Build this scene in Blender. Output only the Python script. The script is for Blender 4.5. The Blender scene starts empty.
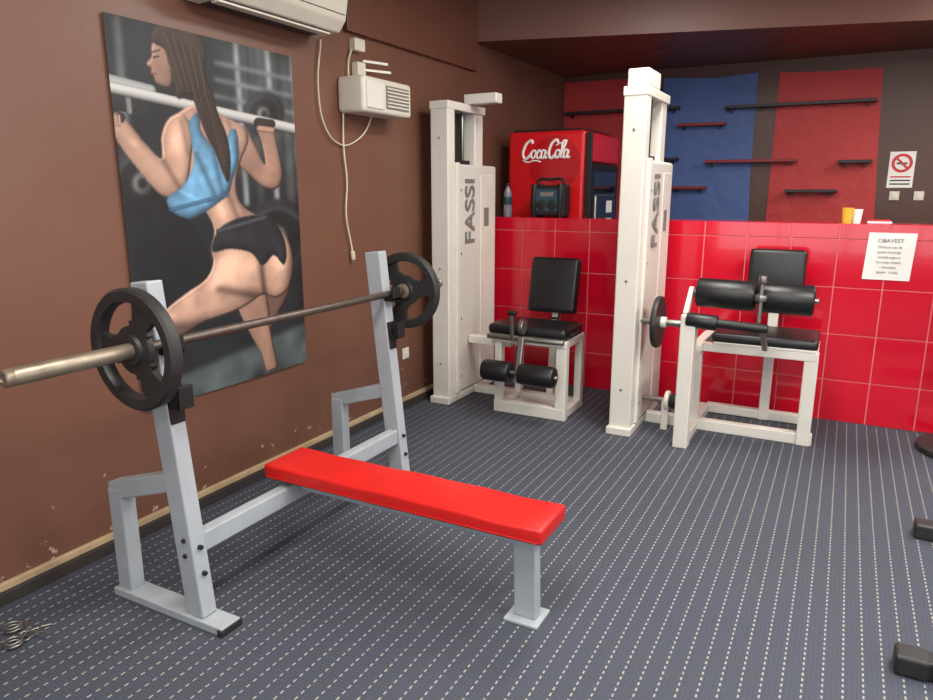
import bpy, bmesh, math, random
import numpy as np
from mathutils import Vector, Matrix
random.seed(3)
S=bpy.context.scene
S.view_settings.view_transform='Standard'
CUR=[None]
def lin(c):
    return tuple(((v/255)/12.92 if v/255<=0.04045 else ((v/255+0.055)/1.055)**2.4) for v in c)
# ---------------- materials
def M(nt,op,a,b=None,c=None):
    n=nt.nodes.new('ShaderNodeMath'); n.operation=op
    for i,v in enumerate((a,b,c)):
        if v is None: continue
        if isinstance(v,(int,float)): n.inputs[i].default_value=v
        else: nt.links.new(v,n.inputs[i])
    return n.outputs[0]
def mix(nt,f,a,b):
    n=nt.nodes.new('ShaderNodeMix'); n.data_type='RGBA'
    if isinstance(f,(int,float)): n.inputs[0].default_value=f
    else: nt.links.new(f,n.inputs[0])
    for i,v in ((6,a),(7,b)):
        if isinstance(v,tuple): n.inputs[i].default_value=(*v[:3],1)
        else: nt.links.new(v,n.inputs[i])
    return n.outputs[2]
def noise(nt,scale,detail=3,coord=None,rough=0.5):
    n=nt.nodes.new('ShaderNodeTexNoise'); n.inputs['Scale'].default_value=scale
    n.inputs['Detail'].default_value=detail; n.inputs['Roughness'].default_value=rough
    if coord is None:
        t=nt.nodes.new('ShaderNodeTexCoord'); coord=t.outputs['Object']
    nt.links.new(coord,n.inputs['Vector']); return n.outputs[0]
def mat(name,col,rough=0.5,metal=0.0,var=0.12,vs=6,bump=0.0,bs=60,spec=0.5,coat=0.0,emit=0,trans=0,bd=0.004):
    m=bpy.data.materials.new(name); m.use_nodes=True; nt=m.node_tree
    b=nt.nodes['Principled BSDF']; c=lin(col)
    f=noise(nt,vs)
    nt.links.new(mix(nt,f,tuple(x*(1-var) for x in c),tuple(min(1,x*(1+var)) for x in c)),b.inputs['Base Color'])
    b.inputs['Roughness'].default_value=rough; b.inputs['Metallic'].default_value=metal
    b.inputs['Specular IOR Level'].default_value=spec; b.inputs['Coat Weight'].default_value=coat
    b.inputs['Transmission Weight'].default_value=trans
    if emit:
        b.inputs['Emission Color'].default_value=(*c,1); b.inputs['Emission Strength'].default_value=emit
    if bump:
        n=nt.nodes.new('ShaderNodeBump'); n.inputs['Strength'].default_value=bump; n.inputs['Distance'].default_value=bd
        nt.links.new(noise(nt,bs),n.inputs['Height']); nt.links.new(n.outputs[0],b.inputs['Normal'])
    return m
def wallmat(name,c1,c2,chips=False,rough=0.45):
    m=bpy.data.materials.new(name); m.use_nodes=True; nt=m.node_tree; b=nt.nodes['Principled BSDF']
    base=mix(nt,noise(nt,1.6,5),lin(c1),lin(c2))
    if chips:
        t=nt.nodes.new('ShaderNodeTexCoord'); s=nt.nodes.new('ShaderNodeSeparateXYZ'); nt.links.new(t.outputs['Object'],s.inputs[0])
        sc=M(nt,'MULTIPLY',M(nt,'SUBTRACT',1.0,M(nt,'MINIMUM',M(nt,'DIVIDE',s.outputs[2],.9),1.0)),noise(nt,5,6,None,.65))
        base=mix(nt,M(nt,'MULTIPLY',sc,.7),base,lin((70,46,40)))
        n=noise(nt,15,6,None,0.64)
        thr=M(nt,'ADD',M(nt,'MULTIPLY',s.outputs[2],0.32),0.60)
        k=M(nt,'GREATER_THAN',n,thr)
        k=M(nt,'MULTIPLY',k,M(nt,'LESS_THAN',s.outputs[2],0.8))
        base=mix(nt,M(nt,'MULTIPLY',k,.8),base,lin((180,164,150)))
    nt.links.new(base,b.inputs['Base Color']); b.inputs['Roughness'].default_value=rough
    bp=nt.nodes.new('ShaderNodeBump'); bp.inputs['Strength'].default_value=0.25; bp.inputs['Distance'].default_value=0.01
    nt.links.new(noise(nt,9,6),bp.inputs['Height']); nt.links.new(bp.outputs[0],b.inputs['Normal'])
    return m
def carpetmat():
    m=bpy.data.materials.new('carpet_dotted_stripe'); m.use_nodes=True; nt=m.node_tree; b=nt.nodes['Principled BSDF']
    t=nt.nodes.new('ShaderNodeTexCoord'); s=nt.nodes.new('ShaderNodeSeparateXYZ'); nt.links.new(t.outputs['Object'],s.inputs[0])
    x,y=s.outputs[0],s.outputs[1]
    fx=M(nt,'FRACT',M(nt,'DIVIDE',x,0.058))
    line=M(nt,'LESS_THAN',M(nt,'ABSOLUTE',M(nt,'SUBTRACT',fx,0.5)),0.05)
    fy=M(nt,'FRACT',M(nt,'DIVIDE',y,0.030)); dash=M(nt,'LESS_THAN',fy,0.5)
    k=M(nt,'MULTIPLY',line,dash)
    fx2=M(nt,'FRACT',M(nt,'DIVIDE',x,0.0145)); fy2=M(nt,'FRACT',M(nt,'DIVIDE',y,0.015))
    w=M(nt,'MULTIPLY',M(nt,'GREATER_THAN',fx2,0.5),M(nt,'GREATER_THAN',fy2,0.5))
    base=mix(nt,noise(nt,170,2),lin((34,39,50)),lin((82,87,100)))
    base=mix(nt,M(nt,'MULTIPLY',w,0.45),base,lin((38,44,60)))
    base=mix(nt,M(nt,'MULTIPLY',noise(nt,1.3,5),0.35),base,lin((82,85,93)))
    amt=M(nt,'MULTIPLY',k,M(nt,'ADD',M(nt,'MULTIPLY',noise(nt,60,2),0.6),0.2))
    col=mix(nt,amt,base,lin((200,196,180)))
    nt.links.new(col,b.inputs['Base Color']); b.inputs['Roughness'].default_value=0.72; b.inputs['Specular IOR Level'].default_value=0.3
    bp=nt.nodes.new('ShaderNodeBump'); bp.inputs['Strength'].default_value=0.6; bp.inputs['Distance'].default_value=0.004
    nt.links.new(noise(nt,220,2),bp.inputs['Height']); nt.links.new(bp.outputs[0],b.inputs['Normal'])
    return m
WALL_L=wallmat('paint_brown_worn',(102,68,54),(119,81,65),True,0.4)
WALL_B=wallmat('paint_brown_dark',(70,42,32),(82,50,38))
WALL_U=wallmat('paint_brown_mid',(98,60,46),(108,68,53))
CARPET=carpetmat()
TILE=mat('tile_red_gloss',(200,16,42),0.12,var=0.12,vs=2.2,coat=0.3)
GROUT=mat('grout_pink',(226,132,136),0.8)
WHITE=mat('machine_white_enamel',(216,212,202),0.35,var=0.07)
WHITE2=mat('shroud_cream',(208,205,196),0.45,var=0.05)
GREY=mat('rack_grey_enamel',(158,164,169),0.4,var=0.14,vs=11)
BLACKV=mat('vinyl_black',(22,22,24),0.38,bump=0.25,bs=90)
BLACK=mat('black_plastic',(20,20,21),0.5)
RUB=mat('plate_black_dusty',(36,36,36),0.5,var=0.5,vs=14,bump=0.2)
REDV=mat('vinyl_red',(196,24,20),0.4,bump=0.3,bs=30,var=0.14)
REDP=mat('fridge_red',(205,26,32),0.25,var=0.04)
REDD=mat('fridge_red_disc',(178,18,26),0.25,var=0.04)
STEEL=mat('steel_worn',(150,146,140),0.35,metal=0.9,var=0.2)
BARM=mat('bar_shaft_oxidised',(98,88,80),0.42,metal=0.7,var=0.35,vs=30,bump=0.2,bs=300)
SLEEVE=mat('bar_sleeve_worn',(142,130,114),0.42,metal=0.65,var=0.5,vs=18)
SILV=mat('text_white',(240,238,235),0.5,var=0.01)
TXT=mat('text_grey',(120,116,112),0.6)
PAPER=mat('paper_white',(232,230,226),0.7,var=0.04)
INK=mat('text_ink',(70,70,72),0.7)
PRED=mat('panel_red',(176,48,48),0.6,var=0.16,vs=3,bump=.6,bs=5,bd=.03)
PBLUE=mat('panel_blue',(72,98,152),0.6,var=0.16,vs=3,bump=.6,bs=5,bd=.03)
SHELFB=mat('shelf_black',(24,22,24),0.5)
SHELFR=mat('shelf_red_dark',(130,24,32),0.5)
CREAM=mat('appliance_cream',(208,202,186),0.4,var=0.05)
GLASSD=mat('glass_dark',(16,18,22),0.08,coat=0.5)
BLUEG=mat('radio_teal',(30,72,84),0.4)
YEL=mat('cup_yellow',(214,176,52),0.5,var=0.3,vs=30)
BOT=mat('bottle_plastic',(170,190,205),0.1,trans=0.6)
WIRE=mat('cable_cream',(200,192,170),0.5)
SKIRT=mat('skirting_dark',(46,40,38),0.7,var=0.3,vs=12)
SKTOP=mat('skirting_cream',(170,148,116),0.6,var=0.4,vs=12)
REDS=mat('sign_red',(200,30,35),0.5)
# ---------------- geometry helpers
def group(name,loc):
    e=bpy.data.objects.new(name,None); e.empty_display_size=0.1; e.location=loc
    S.collection.objects.link(e); CUR[0]=e; return e
def par(o):
    if CUR[0] is not None:
        o.parent=CUR[0]; o.matrix_parent_inverse=Matrix.Translation(-CUR[0].location)
def add(name,bm,m,smooth=False):
    me=bpy.data.meshes.new(name)
    bmesh.ops.recalc_face_normals(bm,faces=bm.faces[:]); bm.to_mesh(me); bm.free()
    for mm in (m if isinstance(m,(list,tuple)) else [m]): me.materials.append(mm)
    o=bpy.data.objects.new(name,me); S.collection.objects.link(o)
    if smooth:
        for p in me.polygons: p.use_smooth=True
    par(o); return o
def bmbox(bm,x0,x1,y0,y1,z0,z1,mi=0):
    r=bmesh.ops.create_cube(bm,size=1); vs=r['verts']
    for v in vs: v.co=Vector((x0+(v.co.x+.5)*(x1-x0),y0+(v.co.y+.5)*(y1-y0),z0+(v.co.z+.5)*(z1-z0)))
    for f in {f for v in vs for f in v.link_faces}: f.material_index=mi
    return vs
def bev(bm,w,seg=2):
    if w>0: bmesh.ops.bevel(bm,geom=bm.edges[:],offset=w,segments=seg,affect='EDGES',profile=0.5)
def box(name,x0,x1,y0,y1,z0,z1,m,b=0.004,seg=2,smooth=False):
    bm=bmesh.new(); bmbox(bm,x0,x1,y0,y1,z0,z1); bev(bm,b,seg); return add(name,bm,m,smooth)
JIT=[0]
def beam(name,p0,p1,w,d,m,side=(0,1,0),b=0.006,seg=2,smooth=False,ext=0):
    """box along p0->p1; w = size along 'side', d = other; tiny size steps stop welded tubes sharing a face plane"""
    JIT[0]=(JIT[0]+1)%7; w+=JIT[0]*.0006; d+=JIT[0]*.0005
    p0=Vector(p0);p1=Vector(p1);z=(p1-p0).normalized();p0=p0-z*ext;p1=p1+z*ext
    sx=Vector(side);sx=(sx-z*sx.dot(z)).normalized();y=z.cross(sx)
    R=Matrix((sx,y,z)).transposed().to_4x4(); R.translation=(p0+p1)/2
    bm=bmesh.new(); bmbox(bm,-w/2,w/2,-d/2,d/2,-(p1-p0).length/2,(p1-p0).length/2); bev(bm,b,seg)
    bmesh.ops.transform(bm,matrix=R,verts=bm.verts[:]); return add(name,bm,m,smooth)
def lathe(name,prof,p0,axis,m,n=40):
    """prof: (r,h) list along axis from p0"""
    z=Vector(axis).normalized(); sx=Vector((1,0,0)) if abs(z.x)<0.9 else Vector((0,1,0))
    sx=(sx-z*sx.dot(z)).normalized(); y=z.cross(sx); p0=Vector(p0); bm=bmesh.new(); rings=[]
    for r,h in prof:
        if r<1e-6: rings.append([bm.verts.new(p0+z*h)])
        else: rings.append([bm.verts.new(p0+z*h+(sx*math.cos(2*math.pi*i/n)+y*math.sin(2*math.pi*i/n))*r) for i in range(n)])
    for a,c in zip(rings[:-1],rings[1:]):
        for i in range(n):
            j=(i+1)%n
            if len(a)==1 and len(c)==1: continue
            if len(a)==1: bm.faces.new((a[0],c[i],c[j]))
            elif len(c)==1: bm.faces.new((a[i],a[j],c[0]))
            else: bm.faces.new((a[i],a[j],c[j],c[i]))
    o=add(name,bm,m,True)
    md=o.modifiers.new('es','EDGE_SPLIT'); md.split_angle=math.radians(40)
    return o
def cyl(name,p0,p1,r,m,b=0.004,n=28):
    L=(Vector(p1)-Vector(p0)).length; b=min(b,r*.45,L*.3)
    k=b*.3
    return lathe(name,[(0,0),(r-b,0),(r-k,k),(r,b),(r,L-b),(r-k,L-k),(r-b,L),(0,L)],p0,Vector(p1)-Vector(p0),m,n)
def wire(name,pts,r,m,cyc=False):
    cu=bpy.data.curves.new(name,'CURVE'); cu.dimensions='3D'; cu.bevel_depth=r; cu.bevel_resolution=2; cu.resolution_u=8
    sp=cu.splines.new('BEZIER'); sp.bezier_points.add(len(pts)-1); sp.use_cyclic_u=cyc
    for bp,p in zip(sp.bezier_points,pts):
        bp.co=p; bp.handle_left_type=bp.handle_right_type='AUTO'
    cu.materials.append(m); o=bpy.data.objects.new(name,cu); S.collection.objects.link(o); par(o); return o
def text(name,s,loc,size,xa,ya,m,bold=0.0,ext=0.001,sx=1.0):
    cu=bpy.data.curves.new(name,'FONT'); cu.body=s; cu.size=size; cu.extrude=ext; cu.offset=bold; cu.align_x='CENTER'; cu.align_y='CENTER'
    cu.materials.append(m); o=bpy.data.objects.new(name,cu); S.collection.objects.link(o)
    xa=Vector(xa);ya=Vector(ya);za=xa.cross(ya)
    R=Matrix((xa*sx,ya,za)).transposed().to_4x4(); R.translation=Vector(loc)
    par(o); o.matrix_basis=R; return o
def pad(name,x0,x1,y0,y1,z0,z1,m,b=0.025,rot=None,piv=None):
    bm=bmesh.new(); bmbox(bm,x0,x1,y0,y1,z0,z1); bev(bm,b,4)
    if rot: bmesh.ops.rotate(bm,cent=Vector(piv),matrix=Matrix.Rotation(rot,3,'X'),verts=bm.verts[:])
    return add(name,bm,m,True)

# ---------------- camera (933x700, ~27mm)
cam=bpy.data.cameras.new('camera'); cam.sensor_width=36; cam.lens=27.0
co=bpy.data.objects.new('camera',cam); co.location=(0,0,1.55)
co.rotation_euler=(math.radians(77.13),0,math.radians(28.14)); S.collection.objects.link(co); S.camera=co

# ---------------- room shell
XL,XR,YB,YF,ZC=-2.72,2.6,7.2,-2.4,3.1
box('floor',XL-.1,XR+.1,YF-.1,YB+.1,-.1,0,CARPET,0)
box('wall_left',XL-.1,XL,YF-.1,YB+.1,0,ZC,WALL_L,0)
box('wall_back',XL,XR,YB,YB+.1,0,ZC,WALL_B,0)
def wall_open(name,fixed,axis,a0,a1,o0,o1,z0,z1,m):
    bm=bmesh.new()
    for (p,q,r,s) in ((a0,o0,0,ZC),(o1,a1,0,ZC),(o0,o1,0,z0),(o0,o1,z1,ZC)):
        if axis=='x': bmbox(bm,fixed,fixed+.1,p,q,r,s)
        else: bmbox(bm,p,q,fixed-.1,fixed,r,s)
    return add(name,bm,m)
wall_open('wall_right',XR,'x',YF,YB,0.0,4.4,.9,2.6,WALL_L)
wall_open('wall_front',YF,'y',XL,XR,-2.0,2.0,.5,2.7,WALL_L)
for nm in ('window_1','window_2'):
    bm=bmesh.new()
    if nm=='window_1':
        for y in (0.0,1.1,2.2,3.3,4.35): bmbox(bm,XR+.02,XR+.07,y,y+.05,.9,2.6)
        for z in (.9,2.55): bmbox(bm,XR+.02,XR+.07,0,4.4,z,z+.05)
    else:
        for x in (-2,-1,0,1,1.95): bmbox(bm,x,x+.05,YF-.08,YF-.03,.5,2.7)
        for z in (.5,2.65): bmbox(bm,-2,2,YF-.08,YF-.03,z,z+.05)
    add(nm,bm,WHITE)
box('ceiling',XL-.1,XR+.1,YF-.1,YB+.1,ZC,ZC+.1,WALL_U,0)
bm=bmesh.new()
pl=[(XL,5.2),(XR,6.64),(XR,YB),(XL,YB)]
lo=[bm.verts.new((x,y,2.68)) for x,y in pl]; hi=[bm.verts.new((x,y,ZC)) for x,y in pl]
bm.faces.new(lo); bm.faces.new(hi)
for i in range(4): bm.faces.new((lo[i],lo[(i+1)%4],hi[(i+1)%4],hi[i]))
add('ceiling_soffit',bm,WALL_U)
box('trim_1',XL,XL+.035,3.55,5.2,2.46,ZC,WALL_U,.004)
box('baseboard_left',XL,XL+.035,YF,5.25,0,.05,SKIRT,.004)
box('trim_2',XL,XL+.022,YF,5.25,.05,.08,SKTOP,.004)
# tiled half wall
bm=bmesh.new()
PY,PT=5.25,1.33
bmbox(bm,XL,XR,PY,PY+.26,0,PT,1)
W=.283; rows=[(0,.288),(.288,.604),(.604,.92),(.92,1.236),(1.236,PT+.006)]
x=-2.72+.14-W
g=.004
while x<XR:
    a,b_=max(x,XL),min(x+W,XR)
    if b_-a>.02:
        for z0,z1 in rows:
            b2=bmesh.new(); bmbox(b2,a+g,b_-g,PY-.008,PY+.01,z0+g,z1-g); bev(b2,.002,1)
            me=bpy.data.meshes.new('t'); b2.to_mesh(me); b2.free(); bm.from_mesh(me); bpy.data.meshes.remove(me)
        b2=bmesh.new(); bmbox(b2,a+g,b_-g,PY-.0075,PY+.262,PT-.004,PT+.006); bev(b2,.002,1)
        me=bpy.data.meshes.new('t'); b2.to_mesh(me); b2.free(); bm.from_mesh(me); bpy.data.meshes.remove(me)
    x+=W
add('wall_partition',bm,[TILE,GROUT])
ZT=PT+.006
# back wall panels
box('wall_panel',-2.70,-1.74,YB-.012,YB,1.1,2.62,PRED,.002)
def quadpanel(name,pts,m):
    bm=bmesh.new(); f=[bm.verts.new((x,YB-.014,z)) for x,z in pts]; r=[bm.verts.new((x,YB,z)) for x,z in pts]
    n=len(pts); bm.faces.new(f); bm.faces.new(r)
    for i in range(n): bm.faces.new((f[i],f[(i+1)%n],r[(i+1)%n],r[i]))
    return add(name,bm,m)
quadpanel('wall_panel.001',[(-1.69,1.1),(-.81,1.1),(-.84,1.6),(-.845,2.59),(-1.2,2.565),(-1.69,2.6)],PBLUE)
quadpanel('wall_panel.002',[(-.67,1.1),(.22,1.1),(.135,2.56),(-.25,2.555),(-.665,2.575)],PRED)
def shelf(i,x0,x1,z,m,th=.026):
    n='wall_shelf' if i==0 else 'wall_shelf.%03d'%i
    group(n,((x0+x1)/2,YB-.05,z))
    box('board',x0,x1,YB-.12,YB-.014,z,z+th,m,.002)
    for xx in (x0+.05,x1-.06): box('bracket',xx,xx+.012,YB-.09,YB-.014,z-.03,z,SHELFB,.001)
    CUR[0]=None
for i,(a,b_,z,m) in enumerate([(-2.65,-1.52,2.30,SHELFB),(-1.52,-1.08,2.14,SHELFR),(-1.10,.12,2.28,SHELFB),(-1.8,-1.5,1.83,SHELFB),
    (-1.24,-.45,1.80,SHELFR),(-.12,.14,1.78,SHELFB),(-1.55,-1.22,1.56,SHELFR),(-.52,-.1,1.53,SHELFB)]): shelf(i,a,b_,z,m)
group('no_smoking_sign',(.35,YB,1.75))
box('sheet',.27,.46,YB-.004,YB,1.57,1.87,PAPER,0)
def ring(name,cx,cz,r0,r1,y,m):
    bm=bmesh.new(); n=40; A=[];B=[]
    for i in range(n):
        t=2*math.pi*i/n; A.append(bm.verts.new((cx+r0*math.cos(t),y,cz+r0*math.sin(t)))); B.append(bm.verts.new((cx+r1*math.cos(t),y,cz+r1*math.sin(t))))
    for i in range(n): bm.faces.new((A[i],A[(i+1)%n],B[(i+1)%n],B[i]))
    add(name,bm,m)
ring('red_ring',.365,1.775,.055,.078,YB-.006,REDS)
beam('slash',(.32,YB-.007,1.82),(.41,YB-.007,1.73),.002,.016,REDS,b=0)
box('cigarette',.325,.405,YB-.006,YB-.004,1.765,1.78,INK,0)
for k in range(3): box('text_line',.29,.44,YB-.0055,YB-.004,1.655-k*.03,1.667-k*.03,REDS if k==0 else INK,0)
CUR[0]=None
for i,xx in enumerate((.30,.48)):
    group('light_switch' if i==0 else 'light_switch.001',(xx+.04,YB,1.5))
    box('plate',xx,xx+.075,YB-.012,YB,1.465,1.54,CREAM,.004); box('rocker',xx+.02,xx+.055,YB-.018,YB-.01,1.48,1.525,WHITE,.002); CUR[0]=None
group('paper_notice',(.3,PY,1.14))
bm=bmesh.new(); nx=8
for zi in range(9):
    for xi in range(nx+1):
        bm.verts.new((.125+.265*xi/nx+.012*zi/8, PY-.011-.004*abs(math.sin(xi*1.1+zi*.4)), .985+.30*zi/8))
bm.verts.ensure_lookup_table()
for zi in range(8):
    for xi in range(nx):
        a=zi*(nx+1)+xi; bm.faces.new([bm.verts[a],bm.verts[a+1],bm.verts[a+nx+2],bm.verts[a+nx+1]])
add('sheet',bm,PAPER,True)
text('heading','OBAVEST',(.262,PY-.017,1.235),.034,(1,0,0),(0,0,1),TXT,.0002,.0003)
for k,s in enumerate(['Molimo vas da','posle treninga','vratite tegove','na svoje mesto','i koristite','peskir  Hvala']):
    text('line_%d'%k,s,(.262,PY-.017,1.195-k*.032),.023,(1,0,0),(0,0,1),TXT,.0,.0003)
CUR[0]=None

# ---------------- left-wall poster : printed photo as colour attribute
def build_poster():
    y0,y1,z0,z1=1.98,3.075,.57,2.245
    q=np.array([[0,0,105,12],[1,0,288,57],[1,1,308,362],[0,1,143,412]],float) # artwork trace frame
    A=[];B=[]
    for s,t,u,v in q:
        A.append([s,t,1,0,0,0,-u*s,-u*t]);B.append(u);A.append([0,0,0,s,t,1,-v*s,-v*t]);B.append(v)
    h=np.linalg.solve(np.array(A),np.array(B))
    nx,nz=280,430
    s,t=np.meshgrid(np.linspace(0,1,nx),np.linspace(0,1,nz))
    d=h[6]*s+h[7]*t+1; U=(h[0]*s+h[1]*t+h[2])/d; V=(h[3]*s+h[4]*t+h[5])/d
    C=np.zeros((nz,nx,3)); C[:]=(32,36,41)
    rng=np.random.default_rng(2)
    def blur(a,r,it=2):
        for _ in range(it):
            for ax in (0,1):
                p=np.pad(a,[(r+1,r) if k==ax else (0,0) for k in (0,1)],mode='edge'); c=np.cumsum(p,axis=ax)
                a=(np.take(c,range(2*r+1,c.shape[ax]),axis=ax)-np.take(c,range(0,c.shape[ax]-2*r-1),axis=ax))/(2*r+1)
        return a
    lowf=blur(rng.normal(0,1,U.shape),9,2); lowf/=lowf.std()
    midf=blur(rng.normal(0,1,U.shape),3,2); midf/=midf.std()
    def put(a,col):
        a=np.clip(a,0,1)[...,None]; C[:]=C*(1-a)+np.array(col,float)*a
    def limb(p0,r0,p1,r1,col,soft=1.0,lit=-.15,amp=.55,al=1.0):
        dx,dy=p1[0]-p0[0],p1[1]-p0[1]; L2=dx*dx+dy*dy+1e-9
        k=np.clip(((U-p0[0])*dx+(V-p0[1])*dy)/L2,0,1); r=r0+(r1-r0)*k
        ex=U-(p0[0]+k*dx); ey=V-(p0[1]+k*dy); dd=np.hypot(ex,ey)
        side=(ex*(-dy)+ey*dx)/math.sqrt(L2)/r; side=np.clip(side,-1,1)
        sh=(1-amp)+amp*np.sqrt(np.clip(1-(dd/r)**2,0,1))*1.1+lit*side
        put(np.clip((r-dd)/soft+.5,0,1)*al,np.clip(np.array(col,float)*sh[...,None],0,255))
    def ell(c,rx,ry,col,rot=0,soft=.05,amp=.4,lx=-.2,ly=-.15):
        a=math.radians(rot); X=((U-c[0])*math.cos(a)+(V-c[1])*math.sin(a))/rx; Y=(-(U-c[0])*math.sin(a)+(V-c[1])*math.cos(a))/ry
        rr=np.hypot(X,Y); sh=(1-amp)+amp*1.1*np.sqrt(np.clip(1-rr**2,0,1))+lx*X+ly*Y
        put((1-rr)/soft+.5,np.clip(np.array(col,float)*sh[...,None],0,255))
    def tone(c,rx,ry,k,rot=0):
        a=math.radians(rot); X=((U-c[0])*math.cos(a)+(V-c[1])*math.sin(a))/rx; Y=(-(U-c[0])*math.sin(a)+(V-c[1])*math.cos(a))/ry
        return 1+k*np.exp(-(X*X+Y*Y)*1.3)
    def line_tone(p0,p1,w,k):
        dx,dy=p1[0]-p0[0],p1[1]-p0[1]; L2=dx*dx+dy*dy
        q=np.clip(((U-p0[0])*dx+(V-p0[1])*dy)/L2,0,1); dd=np.hypot(U-p0[0]-q*dx,V-p0[1]-q*dy)
        return 1+k*np.exp(-(dd/w)**2)
    def mask(pts,soft=True):
        P=np.array(pts,float); n=len(P); Q=[]
        for i in range(n):
            a,b,c,e=P[i-1],P[i],P[(i+1)%n],P[(i+2)%n]
            for k in np.linspace(0,1,6,endpoint=False):
                Q.append(.5*((2*b)+(-a+c)*k+(2*a-5*b+4*c-e)*k*k+(-a+3*b-3*c+e)*k**3))
        Q=np.array(Q) if soft else P
        ins=np.zeros(U.shape,bool); m=len(Q)
        for i in range(m):
            xa,ya=Q[i];xb,yb=Q[(i+1)%m]
            if ya==yb: continue
            ins^=((ya>V)!=(yb>V))&(U<(xb-xa)*(V-ya)/(yb-ya)+xa)
        return ins.astype(float)
    def body(pts,col,r=7,extra=None,gain=5.0,base=.40,dark=(58,36,32)):
        f=mask(pts); H=np.sqrt(np.clip(blur(f,r,2)*f,0,1)); Hs=blur(H,2,1)
        gy,gx=np.gradient(Hs); sh=base+.52*Hs**2+gain*(gx*.55+gy*.5)
        sh=np.clip(sh,.16,1.15)*(1+.05*lowf+.015*midf)
        if extra is not None: sh=sh*extra
        sh=np.clip(sh,0,1.22)[...,None]
        cc=np.array(dark,float)*(1-np.clip(sh,0,1))*.6+np.array(col,float)*sh
        put(blur(f,1,1),np.clip(cc,0,246))
    # gym background, out of focus
    put(np.clip((U-205)/50,0,1)*np.clip((190-V)/70,0,1)*.5,(112,120,124))
    put(np.clip((V-(372-(U-180)*.42))/6,0,1),(80,90,91))
    for x,w,c in ((118,5,84),(232,3,140),(246,4,60),(262,3,150),(276,5,70),(286,3,130)):
        limb((x,20),w,(x+14,200),w,(c,c+4,c+6),1.5)
    for yy in (62,78,94,110): limb((215,yy),2.2,(292,yy+18),2.2,(120,126,130))
    limb((130,205),5,(152,400),6,(140,142,142),2); limb((160,215),4,(178,330),4,(60,64,68),2)
    for c,r in (((142,178),33),((276,235),36),((262,112),20)):
        ell(c,r,r*1.1,(44,46,50),amp=.2); ell(c,r*.8,r*.86,(80,84,88),amp=.3); ell(c,r*.72,r*.78,(30,32,34),amp=.2); ell(c,r*.3,r*.34,(120,122,122)); ell(c,r*.15,r*.17,(26,26,28))
    put(mask([(120,205),(165,195),(205,240),(215,300),(180,330),(140,300)]),(24,26,30))
    C[:]=C*(1+.10*lowf)[...,None]
    Cb=np.clip(C,0,255).copy()
    for ch in range(3): C[...,ch]=blur(Cb[...,ch],2,2)
    limb((106,76),6,(150,88),6,(164,166,164)); limb((108,94),10,(132,99),10,(38,40,44)); limb((128,88),3,(130,108),3,(120,122,122))
    limb((110,84),5.5,(296,128),5,(186,186,182),1.2,-.35,.6)
    sk=(216,168,142); sk2=(186,140,118)
    body([(236,124),(246,128),(255,144),(264,162),(261,142),(256,126),(263,117),(271,124),(277,148),(281,172),(276,185),(264,185),(250,173),(238,158)],sk2,5)
    limb((257,120),4.5,(269,122),4.5,(52,38,34)); limb((258,126),3,(270,128),3,sk2)
    body([(266,280),(290,272),(288,292),(278,312),(270,330),(262,326),(262,300)],(120,88,76),5)
    body([(234,290),(262,286),(268,304),(270,324),(274,345),(278,368),(268,372),(262,354),(252,336),(242,316)],sk2,5)
    ell((277,372),8,4,(60,60,62))
    ex=(tone((234,264),22,18,.34)*tone((276,256),12,22,.3)*tone((202,286),28,10,.34,-35)*tone((168,313),12,7,.2)
        *line_tone((258,240),(264,290),3.0,-.55)*line_tone((220,286),(262,295),4,-.4)*line_tone((212,150),(238,216),3,-.35)
        *tone((221,203),5,16,.28,-20)*tone((240,196),5,14,-.3,-20)*line_tone((152,328),(205,322),7,-.5)*line_tone((292,236),(292,290),5,-.4)
        *tone((186,126),11,13,.22)*tone((228,136),8,12,.18)*line_tone((204,112),(214,150),4,-.4)*line_tone((228,118),(236,150),2.5,-.2)
        *line_tone((214,246),(196,296),7,-.18)*tone((250,290),16,7,-.3))
    body([(174,114),(188,104),(206,104),(224,114),(242,124),(247,138),(240,158),(236,180),(241,200),(256,212),(274,220),(288,238),(293,262),(289,284),(277,295),(262,292),(250,300),(232,310),(206,319),(182,332),(160,336),(151,324),(165,306),(185,290),(205,276),(213,260),(211,244),(214,226),(206,209),(192,200),(174,195),(165,178),(162,152),(166,126)],sk,9,ex)
    body([(168,116),(182,111),(193,128),(191,152),(187,178),(176,193),(160,190),(142,170),(124,146),(110,124),(112,112),(122,110),(134,124),(149,143),(162,154),(161,134)],sk,6,
        tone((176,134),8,18,.3)*line_tone((163,156),(182,188),3,-.35)*line_tone((181,118),(188,150),2.5,-.2)*tone((136,140),14,5,.2,50))
    limb((109,118),5,(121,114),5,(52,38,34)); 
    for k in range(4): limb((110+k*3.2,111+k*.3),1.6,(111+k*3.2,120+k*.3),1.6,sk2,.8,-.1,.6)
    # top
    f=mask([(189,118),(198,110),(202,130),(221,148),(229,128),(236,129),(238,156),(232,176),(227,191),(206,207),(188,214),(171,206),(167,193),(183,181),(193,160),(191,138)])
    H=blur(f,6,2); gy,gx=np.gradient(H); shd=np.clip(.42+.6*H**1.5+5*(gx*.6+gy*.4),.22,1.1)*line_tone((196,150),(214,190),3,-.3)*line_tone((214,150),(222,188),3,-.3)*line_tone((180,186),(206,200),2,.15)*(1+.06*lowf+.03*midf)
    put(blur(f,1,1),np.clip(np.array((104,164,206.))*shd[...,None],0,255))
    limb((170,205),2.2,(227,191),2.0,(50,96,134),1.5,al=.8)
    # shorts
    f=mask([(212,247),(218,226),(236,215),(256,212),(270,216),(281,230),(286,250),(283,262),(273,252),(262,262),(250,249),(230,245)])
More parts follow.
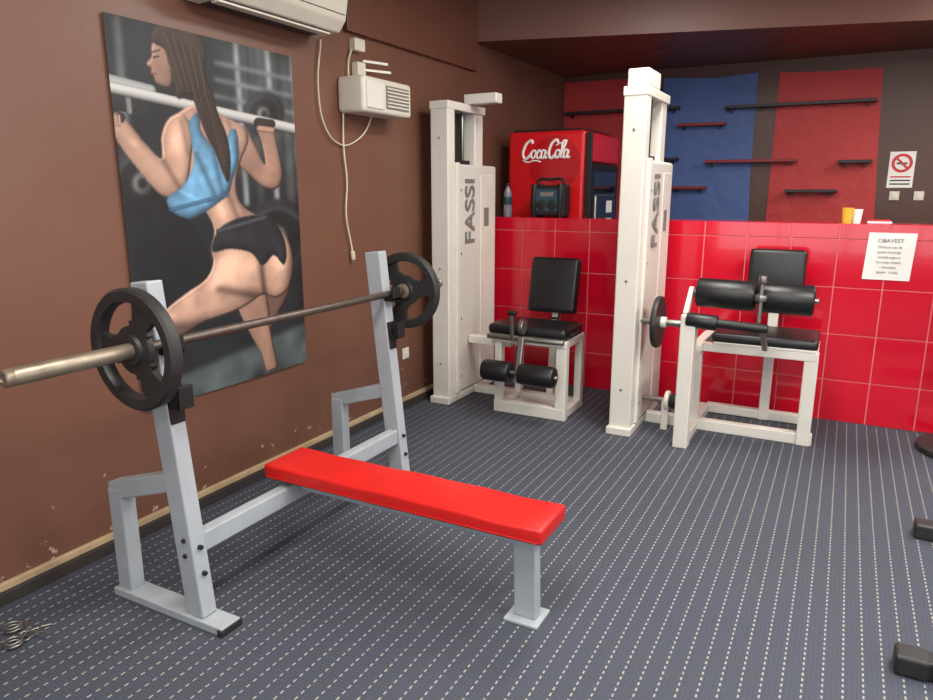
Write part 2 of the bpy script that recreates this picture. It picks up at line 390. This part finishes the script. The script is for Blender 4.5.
    H=blur(f,6,2); gy,gx=np.gradient(H); shd=np.clip(.6+.6*H+6*(gx*.6+gy*.6),.35,2.2)*(1+.1*lowf)
    put(blur(f,1,1),np.clip(np.array((34,35,41.))*shd[...,None],0,255))
    limb((218,227),2.2,(264,214),2.2,(66,70,78),1.5)
    # head + hair
    body([(156,38),(166,36),(172,60),(172,84),(163,85),(156,80),(154,74),(151,71),(152,67),(147,63),(152,55),(152,46)],sk2,4)
    limb((154,56),.9,(159,55),.7,(50,34,30)); limb((152,71),.7,(157,72),.6,(150,84,78)); limb((153,51),.8,(160,49),.6,(60,42,36)); ell((171,66),3.2,5,(150,108,90))
    hair=(70,50,41)
    body([(152,40),(158,26),(172,22),(188,26),(200,36),(206,52),(205,70),(212,92),(218,112),(226,132),(230,156),(228,178),(222,168),(216,150),(206,132),(198,112),(190,92),(178,96),(174,80),(168,60),(164,48)],hair,6,None,6,.42,(20,14,12))
    for k in range(14): limb((164+k*2.8,30+k*1.8),.55,(182+k*2.2,84+k*2.2),.5,(112,84,68) if k%3==0 else (30,21,18),1,al=.55)
    for k in range(10): limb((192+k*1.6,78+k*2),.6,(210+k*1.7,136+k*4.2),.5,(112,84,68) if k%3==0 else (30,21,18),1,al=.55)
    C[:]=np.clip(C,0,255)
    gy_=C.mean(-1,keepdims=True); C[:]=gy_+(C-gy_)*.88
    C[:]=np.clip(C*.95+rng.normal(0,3.5,C.shape),0,255)
    cl=C/255; cl=np.where(cl<=.04045,cl/12.92,((cl+.055)/1.055)**2.4)
    wav=.006*np.sin(s*7+t*3)*np.clip(1-abs(s-.5)*1.2,0,1)
    verts=np.stack([XL+.012+wav*.6,y0+(y1-y0)*s,z1-(z1-z0)*t],-1).reshape(-1,3)
    idx=np.arange(nx*nz).reshape(nz,nx)
    f=np.stack([idx[:-1,:-1],idx[1:,:-1],idx[1:,1:],idx[:-1,1:]],-1).reshape(-1,4)
    me=bpy.data.meshes.new('wall_poster'); me.from_pydata(verts.tolist(),[],f.tolist())
    at=me.color_attributes.new('print','FLOAT_COLOR','POINT')
    at.data.foreach_set('color',np.concatenate([cl.reshape(-1,3),np.ones((nx*nz,1))],1).ravel().astype(np.float32))
    for p in me.polygons: p.use_smooth=True
    m=bpy.data.materials.new('poster_print'); m.use_nodes=True; nt=m.node_tree
    a=nt.nodes.new('ShaderNodeVertexColor'); a.layer_name='print'; nt.links.new(a.outputs[0],nt.nodes['Principled BSDF'].inputs['Base Color'])
    nt.nodes['Principled BSDF'].inputs['Roughness'].default_value=.5
    me.materials.append(m); o=bpy.data.objects.new('wall_poster',me); S.collection.objects.link(o)
build_poster()

# ---------------- bench press
group('weight_bench',(-1.95,2.2,0))
def rack(y,tag):
    box('foot_'+tag,-2.385,-1.80,y-.045,y+.045,0,.032,GREY,.004)
    box('foot_edge_'+tag,-1.82,-1.795,y-.05,y+.05,0,.027,RUB,.004)
    beam('upright_'+tag,(-1.945,y,.03),(-2.07,y,1.25),.064,.085,GREY,b=.006)
    beam('rear_post_'+tag,(-2.335,y,.03),(-2.335,y,.45),.06,.075,GREY,b=.006)
    beam('brace_'+tag,(-2.362,y,.435),(-2.0,y,.545),.056,.07,GREY,b=.006)
    beam('hook_plate_'+tag,(-2.014,y,1.01),(-2.035,y,1.24),.05,.012,BLACK,b=.002)
    box('hook_tray_'+tag,-2.02,-1.945,y-.03,y+.03,1.006,1.026,BLACK,.003)
    box('hook_lip_'+tag,-1.962,-1.945,y-.03,y+.03,1.01,1.075,BLACK,.003)
    box('safety_tray_'+tag,-2.0,-1.925,y-.03,y+.03,.82,.84,BLACK,.003)
    box('safety_lip_'+tag,-1.94,-1.922,y-.03,y+.03,.82,.90,BLACK,.003)
    box('safety_plate_'+tag,-1.992,-1.972,y-.03,y+.03,.76,.90,BLACK,.003)
    for z in (.30,.20): cyl('bolt',(-1.90-.1*z,y,z),(-1.885-.1*z,y,z),.009,BLACK,.002,12)
    for z in (.27,.33): cyl('bolt',(-1.965,y-.03,z),(-1.965,y-.04,z),.009,BLACK,.002,12)
rack(1.57,'near'); rack(2.90,'far')
beam('cross_beam',(-1.965,1.6,.30),(-1.965,2.87,.30),.05,.075,GREY,side=(1,0,0))
beam('spine',(-1.97,2.155,.325),(-.87,2.155,.325),.05,.06,GREY)
beam('front_leg',(-.905,2.155,.34),(-.895,2.155,.01),.05,.085,GREY)
box('front_foot',-.965,-.83,2.09,2.22,0,.012,GREY,.003)
box('pad_board',-2.02,-.83,2.06,2.25,.352,.366,BLACK,.003)
bm=bmesh.new(); bmbox(bm,-2.06,-.80,2.035,2.275,.364,.422)
bmesh.ops.subdivide_edges(bm,edges=[e for e in bm.edges if abs(e.verts[0].co.x-e.verts[1].co.x)>.5],cuts=14)
eds=[e for e in bm.edges if len(e.link_faces)==2 and e.calc_face_angle(0)>.5]
bmesh.ops.bevel(bm,geom=eds,offset=.011,segments=4,affect='EDGES',profile=.5)
for v in bm.verts:
    if v.co.z>.4: v.co.z+=.002*math.sin(v.co.x*21)+.002*math.sin(v.co.x*9+1)
add('pad',bm,REDV,True)
wire('pad_seam',[(-2.045,2.034,.374),(-1.4,2.033,.375),(-.815,2.034,.374)],.0025,REDV)
box('label',-2.1,-1.99,2.862,2.8655,.045,.09,PAPER,0)
CUR[0]=None

# weight plate with three grip openings
def plate(name,c,R,m,th=1.0,rot=0):
    k=R/.195
    prof=[(.026,.023),(.046,.023),(.052,.013),(.078,.011),(.094,.011),(.125,.011),(.150,.011),(.156,.022),(.186,.024),(.195,.015)]
    bm=bmesh.new(); n=72; F=[];Bk=[]
    for r,h in prof:
        F.append([bm.verts.new((r*k*math.cos(2*math.pi*i/n+rot),-h*th,r*k*math.sin(2*math.pi*i/n+rot))) for i in range(n)])
        Bk.append([bm.verts.new((r*k*math.cos(2*math.pi*i/n+rot),h*th,r*k*math.sin(2*math.pi*i/n+rot))) for i in range(n)])
    def hole(j,i):
        if j<3 or j>5: return False
        p=(i%24)-11.5; lim={3:6.5,4:8.5,5:8.5}[j]
        return abs(p)<lim
    J=len(prof)-1
    for j in range(J):
        for i in range(n):
            i2=(i+1)%n
            if hole(j,i):
                if not hole(j,(i+1)%n): bm.faces.new((F[j][i2],F[j+1][i2],Bk[j+1][i2],Bk[j][i2]))
                if not hole(j,(i-1)%n): bm.faces.new((F[j][i],F[j+1][i],Bk[j+1][i],Bk[j][i]))
                if not hole(j-1,i): bm.faces.new((F[j][i],F[j][i2],Bk[j][i2],Bk[j][i]))
                if not hole(j+1,i): bm.faces.new((F[j+1][i],F[j+1][i2],Bk[j+1][i2],Bk[j+1][i]))
            else:
                bm.faces.new((F[j][i],F[j][i2],F[j+1][i2],F[j+1][i])); bm.faces.new((Bk[j][i],Bk[j][i2],Bk[j+1][i2],Bk[j+1][i]))
    for i in range(n):
        i2=(i+1)%n
        bm.faces.new((F[0][i],F[0][i2],Bk[0][i2],Bk[0][i])); bm.faces.new((F[J][i],F[J][i2],Bk[J][i2],Bk[J][i]))
    bmesh.ops.translate(bm,verts=bm.verts[:],vec=Vector(c))
    o=add(name,bm,m,True); md=o.modifiers.new('es','EDGE_SPLIT'); md.split_angle=math.radians(35); return o
group('barbell',(-1.98,2.2,1.05))
def bp(y): 
    k=(y-1.03)/2.35; return Vector((-1.992+.012*k,y,1.046-.004*k))
cyl('shaft',bp(1.5),bp(3.01),.0165,BARM,.002)
def sleeve(tag,ya,yb):
    s=1 if yb>ya else -1; L=abs(yb-ya)
    lathe('sleeve_'+tag,[(0,0),(.03,0),(.037,.003),(.037,.012),(.026,.014),(.026,L-.03),(.0245,L-.028),(.0245,L-.022),(.026,L-.02),(.026,L-.004),(.022,L),(.013,L),(.011,L-.006),(0,L-.006)],bp(ya),(0,s,0),SLEEVE,32)
sleeve('near',1.49,1.03); sleeve('far',3.0,3.38)
plate('weight_plate_near',bp(1.445),.202,RUB,rot=1.1); plate('weight_plate_far',bp(3.038),.197,RUB,rot=.2)
CUR[0]=None

# ---------------- weight towers
def tower(name,x0,y0,kind):
    x1=x0+.14
    group(name,(x0+.07,y0+.35,0))
    box('front_upright',x0,x1,y0,y0+.10,.03,2.10,WHITE,.008)
    box('rear_upright',x0+.01,x1-.01,y0+.42,y0+.55,.03,2.10,WHITE,.008)
    box('top_cross',x0-.005,x1+.005,y0-.005,y0+.56,2.09,2.145,WHITE,.006)
    box('base',x0-.01,x1+.01,y0-.03,y0+.76,0,.05,WHITE,.006)
    box('shroud',x0+.0,x1+.012,y0+.13,y0+.74,.055,1.73,WHITE2,.02,3)
    box('shroud_front_edge',x1-.03,x1+.016,y0+.10,y0+.15,.055,1.74,WHITE,.006)
    box('shroud_inset',x1+.008,x1+.016,y0+.47,y0+.70,.12,1.66,WHITE,.004)
    for yy in (.20,.33): cyl('guide_rod',(x0+.07,y0+yy,1.7),(x0+.07,y0+yy,2.09),.014,STEEL)
    cyl('cable',(x0+.1,y0+.265,1.7),(x0+.1,y0+.265,2.09),.006,BLACK)
    box('inner_channel',x0+.012,x0+.03,y0+.09,y0+.43,1.72,2.09,SKIRT,.002)
    box('stack_cap',x0+.03,x0+.11,y0+.16,y0+.38,1.7,1.76,BLACK,.004)
    text('brand_lettering','FASSI',(x1+.0185,y0+.30,1.40 if kind==1 else 1.42),.20,(0,0,1),(0,-1,0),TXT,.003,.001,1.05)
    box('data_label',x1+.016,x1+.018,y0+.52,y0+.6,1.28,1.42,TXT,0)
    for z in (.18,.62,1.1,1.55): cyl('screw',(x1+.01,y0+.165,z),(x1+.017,y0+.165,z),.008,STEEL,.001,10)
    for z in (1.9,1.0,.3): cyl('bolt',(x0+.07,y0,z),(x0+.07,y0-.006,z),.008,STEEL,.002,10)
    if kind==1:
        box('pulley_arm',x0+.10,x0+.36,y0+.3,y0+.40,2.1455,2.215,WHITE,.008)
    else:
        box('pulley_housing',x0+.01,x1-.0,y0+.02,y0+.30,2.145,2.245,WHITE,.01)
tower('weight_stack_tower',-2.60,4.33,1)
CUR[0]=None
tower('weight_stack_tower.001',-1.235,4.28,2)
CUR[0]=None

# ---------------- leg extension machine
group('leg_extension_machine',(-1.82,4.6,0))
for x,t,w in ((-2.07,'l',.05),(-1.60,'r',.075)):
    beam('front_leg_'+t,(x,4.37,0),(x,4.37,.53),.06,w,WHITE)
    beam('rear_leg_'+t,(x,4.72,0),(x,4.72,.53),.06,.05,WHITE)
    beam('side_rail_'+t,(x,4.34,.035),(x,4.74,.035),.05,.06,WHITE,side=(1,0,0))
    beam('seat_rail_'+t,(x,4.34,.53),(x,4.74,.53),.05,.05,WHITE,side=(1,0,0))
beam('front_base',(-2.10,4.37,.045),(-1.565,4.37,.045),.066,.085,WHITE)
beam('front_rail',(-2.12,4.36,.535),(-1.56,4.36,.535),.05,.045,WHITE)
beam('rear_base',(-2.44,4.72,.035),(-1.58,4.72,.035),.06,.06,WHITE)
beam('link_to_tower',(-2.44,4.62,.45),(-2.09,4.62,.45),.06,.06,WHITE)
pad('seat',-2.15,-1.57,4.33,4.70,.565,.64,BLACKV,.03)
pad('backrest',-2.06,-1.68,4.80,4.88,.66,1.07,BLACKV,.03,rot=-.22,piv=(-1.85,4.84,.66))
beam('back_post',(-1.855,4.82,.03),(-1.855,4.90,.66),.05,.05,WHITE,side=(1,0,0))
beam('back_bracket',(-1.855,4.88,.6),(-1.855,4.97,.95),.06,.03,BLACK,side=(1,0,0))
cyl('pivot',(-2.13,4.30,.56),(-1.57,4.30,.56),.02,STEEL)
beam('lever_arm',(-1.87,4.29,.58),(-1.87,4.21,.27),.045,.03,STEEL,side=(1,0,0))
beam('lever_slot',(-1.885,4.262,.52),(-1.885,4.20,.30),.018,.012,BLACK,side=(1,0,0))
beam('range_lever',(-1.93,4.28,.54),(-1.94,4.27,.74),.026,.02,STEEL,side=(1,0,0))
cyl('range_knob',(-1.96,4.262,.74),(-1.90,4.262,.74),.018,BLACK)
cyl('adjust_plate',(-1.86,4.25,.655),(-1.83,4.25,.655),.05,STEEL)
for a,b_ in ((-2.11,-1.90),(-1.84,-1.58)):
    cyl('ankle_roller',(a,4.19,.345),(b_,4.19,.345),.072,BLACKV,.02)
cyl('ankle_axle',(-2.125,4.19,.345),(-1.565,4.19,.345),.014,STEEL)
cyl('seat_handle',(-1.545,4.38,.60),(-1.545,4.56,.60),.015,BLACK)
box('tread',-2.03,-1.64,4.42,4.7,.02,.032,WHITE,.003)
CUR[0]=None

# ---------------- seated leg curl machine
group('leg_curl_machine',(-.45,4.6,0))
beam('front_post',(-.765,4.25,0),(-.765,4.25,.83),.09,.085,WHITE)
beam('left_base',(-.765,4.22,.035),(-.765,5.05,.035),.07,.06,WHITE,side=(1,0,0))
beam('cross_base',(-1.08,4.65,.035),(-.05,4.65,.035),.06,.07,WHITE)
beam('left_rear_post',(-.765,4.65,0),(-.765,4.65,.56),.06,.05,WHITE)
beam('right_post',(-.10,4.64,0),(-.10,4.64,.59),.07,.075,WHITE)
beam('front_rail',(-.80,4.63,.565),(-.065,4.63,.565),.06,.055,WHITE)
beam('left_rail',(-.765,4.25,.565),(-.765,5.02,.565),.06,.055,WHITE,side=(1,0,0))
beam('right_rail',(-.10,4.64,.565),(-.10,5.02,.565),.06,.055,WHITE,side=(1,0,0))
beam('rear_rail',(-.79,5.02,.565),(-.07,5.02,.565),.06,.055,WHITE)
beam('rear_base',(-.75,5.06,.035),(-.09,5.06,.035),.06,.06,WHITE)
beam('rear_post',(-.37,5.05,0),(-.37,5.12,1.0),.06,.05,WHITE,side=(1,0,0))
pad('seat',-.69,-.07,4.60,5.03,.595,.665,BLACKV,.028)
box('seat_trim',-.67,-.08,4.596,4.62,.592,.606,WHITE,.003)
pad('backrest',-.55,-.20,5.02,5.10,.80,1.17,BLACKV,.03,rot=-.1,piv=(-.37,5.06,.8))
cyl('thigh_roller',(-.76,4.40,.945),(-.42,4.40,.94),.088,BLACKV,.02)
cyl('thigh_roller_b',(-.40,4.40,.94),(-.11,4.40,.935),.088,BLACKV,.02)
cyl('thigh_axle',(-.81,4.40,.945),(-.09,4.40,.935),.018,STEEL)
beam('arm_left',(-.79,4.25,.82),(-.79,4.41,.96),.025,.05,WHITE,side=(1,0,0))
beam('lock_post',(-.385,4.29,.80),(-.385,4.29,1.03),.022,.022,STEEL)
cyl('lock_knob',(-.385,4.29,1.03),(-.385,4.29,1.075),.022,STEEL)
cyl('lock_collar',(-.385,4.29,.93),(-.385,4.29,.965),.034,STEEL)
beam('lock_bracket',(-.385,4.27,.945),(-.385,4.42,.945),.03,.03,STEEL,side=(1,0,0))
cyl('ankle_bar',(-.81,4.235,.80),(-.33,4.235,.78),.026,BLACK)
cyl('ankle_bar_pad',(-.78,4.235,.80),(-.60,4.235,.79),.045,BLACKV,.012)
beam('ankle_bracket',(-.36,4.235,.78),(-.36,4.55,.60),.03,.03,STEEL,side=(1,0,0))
cyl('cam_shaft',(-1.09,4.40,.74),(-.72,4.40,.74),.022,STEEL)
lathe('cam_disc',[(0,0),(.05,0),(.06,.008),(.135,.008),(.145,0),(.16,.002),(.165,.02),(.16,.034),(0,.034)],(-1.0,4.40,.74),(1,0,0),RUB,48)
cyl('cam_hub',(-.965,4.40,.74),(-.93,4.40,.74),.035,WHITE)
cyl('low_shaft',(-1.08,4.52,.20),(-.80,4.52,.20),.018,STEEL)
cyl('low_wheel',(-.93,4.52,.20),(-.905,4.52,.20),.065,WHITE)
cyl('low_roller',(-.90,4.52,.20),(-.80,4.52,.20),.05,BLACKV,.01)
beam('low_stub',(-.93,4.52,.0),(-.93,4.52,.2),.04,.04,WHITE)
CUR[0]=None

# ---------------- drinks fridge
group('drinks_fridge',(-2.22,5.95,0))
fx0,fx1,fy0,fy1=-2.575,-1.90,5.56,6.34
box('cabinet',fx0,fx1,fy0,fy1,.06,2.02,REDP,.03,4)
box('plinth',fx0+.02,fx1-.02,fy0+.02,fy1-.02,0,.07,BLACK,.004)
box('top_cap',fx0+.03,fx1-.03,fy0+.03,fy1-.03,2.01,2.035,BLACK,.01)
box('door_frame',fx1,fx1+.05,fy0+.01,fy1-.01,.1,1.76,BLACK,.008)
box('door_glass',fx1+.045,fx1+.055,fy0+.08,fy1-.08,.18,1.70,GLASSD,.002)
box('header_panel',fx1,fx1+.05,fy0+.01,fy1-.01,1.77,2.0,REDP,.02,3)
box('header_edge',fx1+.002,fx1+.055,fy0+.005,fy0+.03,.1,2.0,BLACK,.004)
for z in (.5,.85,1.2,1.5): box('shelf_edge',fx1+.05,fx1+.058,fy0+.1,fy1-.1,z,z+.015,STEEL,.001)
cyl('handle',(fx1+.08,fy0+.06,.9),(fx1+.08,fy0+.06,1.5),.012,STEEL)
box('price_label',fx1+.055,fx1+.058,fy0+.45,fy0+.6,1.36,1.46,PAPER,0)
lathe('round_graphic',[(0,0),(.22,0),(.222,.001),(0,.002)],(-2.16,fy0-.0005,1.76),(0,-1,0),REDD,64)
ox,oz,sc=-2.445,1.805,.0535
def st(n,pts,w=.009):
    wire('logo_'+n,[(ox+(p[0]+p[1]*.22)*sc,fy0-.004,oz+p[1]*sc*1.25) for p in pts],w,SILV)
st('C1',[(1.35,1.75),(1.15,2.1),(.6,2.0),(.1,1.3),(.05,.5),(.5,.0),(1.1,.25),(1.45,.7)],.011)
st('C1_swash',[(.2,-.2),(1.0,-.45),(2.2,-.25),(3.3,-.45)],.006)
def o_(x): st('o%.1f'%x,[(x+.45,.95),(x+.1,.85),(x,.35),(x+.3,.02),(x+.65,.35),(x+.6,.85),(x+.3,.95)])
o_(1.45)
st('c',[(2.95,.75),(2.65,.95),(2.4,.6),(2.4,.2),(2.75,.02),(3.1,.4)])
def a_(x): 
    st('a%.1f'%x,[(x+.6,.85),(x+.2,.95),(x,.45),(x+.2,.02),(x+.55,.3),(x+.65,.9)]); st('at%.1f'%x,[(x+.65,.95),(x+.6,.3),(x+.8,.02),(x+1.0,.25)])
a_(3.1)
st('dash',[(4.0,.55),(4.35,.6)])
st('C2',[(5.5,1.75),(5.3,2.1),(4.8,2.0),(4.35,1.3),(4.35,.5),(4.75,.0),(5.2,.25),(5.5,.6)],.011)
st('C2_swash',[(5.3,1.5),(5.9,1.75),(6.5,1.6),(6.9,2.1)],.006)
o_(5.4)
st('l',[(6.2,.3),(6.6,1.3),(6.65,2.0),(6.4,2.0),(6.3,1.0),(6.4,.1),(6.7,.15)])
a_(6.75)
CUR[0]=None

# items on ledge
group('water_bottle',(-2.50,5.40,ZT))
lathe('body',[(0,0),(.03,0),(.035,.006),(.035,.07),(.032,.08),(.035,.09),(.035,.17),(.03,.2),(.014,.235),(.013,.25),(0,.25)],(-2.50,5.40,ZT),(0,0,1),BOT,24)
cyl('cap',(-2.50,5.40,ZT+.246),(-2.50,5.40,ZT+.27),.016,SHELFB); lathe('label',[(.0355,.1),(.0358,.101),(.0358,.16),(.0355,.161)],(-2.50,5.40,ZT),(0,0,1),BLUEG,24)
CUR[0]=None
group('jobsite_radio',(-2.11,5.37,ZT))
rx0,rx1=-2.26,-1.97
box('body',rx0,rx1,5.31,5.46,ZT+.01,ZT+.25,BLACK,.02,3)
box('face',rx0+.05,rx1-.05,5.302,5.315,ZT+.05,ZT+.22,BLUEG,.006)
for xx in (rx0+.035,rx1-.035): cyl('bumper',(xx,5.31,ZT),(xx,5.31,ZT+.26),.022,BLACK); cyl('bumper',(xx,5.45,ZT),(xx,5.45,ZT+.26),.022,BLACK)
for xx in (rx0+.1,rx1-.1): cyl('speaker',(xx,5.303,ZT+.1),(xx,5.296,ZT+.1),.04,BLACK)
box('display',rx0+.09,rx1-.09,5.298,5.304,ZT+.165,ZT+.2,STEEL,.002)
wire('handle',[(rx0+.03,5.38,ZT+.25),(rx0+.04,5.38,ZT+.29),(-2.12,5.38,ZT+.295),(rx1-.04,5.38,ZT+.29),(rx1-.03,5.38,ZT+.25)],.011,BLACK)
CUR[0]=None
group('paper_cup',(.03,5.38,ZT))
lathe('cup',[(0,0),(.028,0),(.036,.095),(.038,.097),(.036,.099),(.034,.095),(.027,.006),(0,.006)],(.0,5.38,ZT),(0,0,1),YEL,28)
lathe('cup_b',[(0,0),(.026,0),(.034,.09),(.032,.09),(.025,.006),(0,.006)],(.055,5.41,ZT),(0,0,1),PAPER,28)
CUR[0]=None
group('folded_cloth',(.18,5.4,ZT))
bm=bmesh.new(); bmbox(bm,.12,.26,5.33,5.44,ZT,ZT+.014); bev(bm,.005,2); add('layer',bm,PAPER,True)
bm=bmesh.new(); bmbox(bm,.14,.25,5.34,5.43,ZT+.014,ZT+.024); bev(bm,.004,2); add('layer_top',bm,REDS,True)
CUR[0]=None

# ---------------- air conditioner
group('air_conditioner',(-2.6,2.8,2.45))
bm=bmesh.new(); prof=[(XL,2.39),(XL+.05,2.365),(-2.52,2.375),(-2.475,2.43),(-2.455,2.53),(-2.46,2.63),(-2.50,2.675),(XL,2.68)]
A=[bm.verts.new((x,2.38,z)) for x,z in prof];B=[bm.verts.new((x,3.26,z)) for x,z in prof]
bm.faces.new(A);bm.faces.new(B)
for i in range(len(prof)): bm.faces.new((A[i],A[(i+1)%len(prof)],B[(i+1)%len(prof)],B[i]))
bev(bm,.008,2); add('casing',bm,CREAM)
box('louver',-2.66,-2.53,2.44,3.18,2.362,2.372,SKIRT,.002)
beam('flap',(-2.555,2.43,2.362),(-2.555,3.19,2.362),.05,.008,CREAM,side=(1,0,0),b=.002)
box('panel_line',-2.472,-2.464,2.4,3.24,2.455,2.459,TXT,0)
CUR[0]=None
group('wall_fan_heater',(-2.6,3.7,2.1))
bm=bmesh.new(); bmbox(bm,XL,-2.53,3.47,3.99,1.995,2.20); bev(bm,.025,4); add('casing',bm,CREAM,True)
box('grille_frame',-2.532,-2.525,3.70,3.95,2.03,2.165,TXT,.003)
for k in range(6): box('slat',-2.528,-2.518,3.71,3.94,2.04+k*.0205,2.05+k*.0205,CREAM,.002)
box('end_cover',-2.533,-2.522,3.50,3.67,2.02,2.175,WHITE,.006)
box('mount_box',XL,-2.67,3.62,3.70,2.2,2.30,CREAM,.006)
box('junction_box',XL,-2.67,3.60,3.70,2.36,2.43,CREAM,.006)
for k in range(2): beam('prong',(-2.68,3.68,2.26+k*.05),(-2.6,3.86+k*-.03,2.26+k*.045),.012,.012,WHITE,b=.002)
CUR[0]=None
group('hanging_power_cord',(-2.69,3.5,1.8))
W_=XL+.02
wire('cord_loop',[(W_,3.32,2.37),(W_,3.28,2.1),(W_,3.33,1.9),(W_,3.44,1.82),(W_,3.58,1.83),(W_+.02,3.74,1.97),(W_+.02,3.76,2.2)],.0045,WIRE)
wire('cord_down',[(W_,3.50,2.02),(W_,3.49,1.8),(W_,3.51,1.6),(W_,3.49,1.4),(W_,3.53,1.22),(W_,3.54,1.17)],.0055,WIRE)
wire('cord_up',[(W_,3.56,2.2),(W_,3.57,2.3),(W_,3.62,2.4)],.005,WIRE)
cyl('plug',(W_,3.54,1.18),(W_,3.545,1.125),.014,WIRE)
for d in (-.008,.008): cyl('pin',(W_,3.545+d,1.13),(W_,3.545+d,1.105),.003,STEEL)
CUR[0]=None
group('power_socket',(XL,4.14,.4))
box('plate',XL,XL+.012,4.10,4.18,.36,.44,CREAM,.004); cyl('well',(XL+.01,4.14,.4),(XL+.016,4.14,.4),.025,WHITE)
CUR[0]=None
for i,(cx,cy,r) in enumerate(((-2.49,1.20,.4),(-2.40,1.15,1.4))):
    group('barbell_spring_clip' if i==0 else 'barbell_spring_clip.001',(cx,cy,0))
    pts=[]
    for k in range(22):
        t=k*.62; pts.append((cx+.028*math.cos(t+r),cy+.028*math.sin(t+r),.006+.0012*k))
    d=Vector((math.cos(r+.4),math.sin(r+.4),0)); e=Vector((math.cos(r-.6),math.sin(r-.6),0)); c0=Vector((cx,cy,0))
    wire('spring',[tuple(c0+d*.12+Vector((0,0,.006)))]+pts+[tuple(c0+e*.12+Vector((0,0,.03)))],.0035,STEEL)
    CUR[0]=None
for i,(x,y) in enumerate(((-1.55,6.3),(-.55,6.55))):
    group('recessed_downlight' if i==0 else 'recessed_downlight.001',(x,y,2.68))
    lathe('bezel',[(0,0),(.03,0),(.045,-.006),(.05,0)],(x,y,2.68),(0,0,1),STEEL,24); CUR[0]=None

# ---------------- equipment cut by right frame edge
group('weight_plate_tree',(.78,4.92,0))
lathe('base',[(0,0),(.25,0),(.262,.01),(.262,.035),(.25,.045),(.05,.05),(0,.05)],(.78,4.92,0),(0,0,1),RUB,56)
cyl('post',(.78,4.92,.04),(.78,4.92,1.5),.035,BLACK)
for z in (.75,1.05,1.35):
    cyl('peg',(.72,4.92,z),(.60,4.92,z+.01),.016,STEEL)
for z,r in ((.80,.19),(1.15,.17)):
    lathe('stored_plate',[(0,0),(r-.01,0),(r,.006),(r,.028),(r-.01,.034),(0,.034)],(.615,4.92,z),(1,0,0),RUB,40)
CUR[0]=None
group('cable_crossover_frame',(1.0,3.0,0))
for y,x in ((2.47,.29),(3.58,.42)):
    beam('floor_skid',(x+.04,y,.04),(1.5,y,.04),.08,.06,BLACK)
    box('rubber_cap',x,x+.10,y-.045,y+.045,0,.072,RUB,.012,3)
beam('floor_link',(1.2,2.47,.045),(1.2,3.58,.045),.09,.07,WHITE,side=(1,0,0))
for y in (2.47,3.58): beam('upright',(1.2,y,.05),(1.2,y,2.1),.09,.09,WHITE)
beam('top_beam',(1.2,2.42,2.1),(1.2,3.63,2.1),.09,.08,WHITE,side=(1,0,0))
for y in (2.7,3.3): cyl('handle_bar',(1.2,y,2.04),(1.0,y,1.9),.016,BLACK)
CUR[0]=None

# ---------------- lights
def lamp(name,x,y,z,sx,sy,W,col=(1,.95,.88),top=None):
    group(name,(x,y,z))
    box('housing',x-sx/2-.03,x+sx/2+.03,y-sy/2-.03,y+sy/2+.03,z+.01,top or ZC,WHITE,.004)
    l=bpy.data.lights.new(name+'_light','AREA'); l.shape='RECTANGLE'; l.size=sx; l.size_y=sy; l.energy=W; l.color=col
    o=bpy.data.objects.new(name+'_emitter',l); o.location=(x,y,z); S.collection.objects.link(o)
    o.parent=CUR[0]; o.matrix_parent_inverse=Matrix.Translation(-CUR[0].location); CUR[0]=None
lamp('ceiling_lamp',-.9,.9,3.0,.6,1.2,74)
lamp('ceiling_lamp.001',.9,2.4,3.0,.6,1.2,100)
lamp('ceiling_lamp.002',-.8,3.9,3.0,.6,1.2,60)
lamp('ceiling_lamp.003',.5,-1.0,3.0,.6,1.2,66)
lamp('added_bar_fill',1.6,5.5,3.0,.5,1.2,80)  # fill light added out of view to brighten the panels behind the bar
w=bpy.data.worlds.new('world'); S.world=w; w.use_nodes=True
w.node_tree.nodes['Background'].inputs[0].default_value=(.9,.95,1,1); w.node_tree.nodes['Background'].inputs[1].default_value=3.4
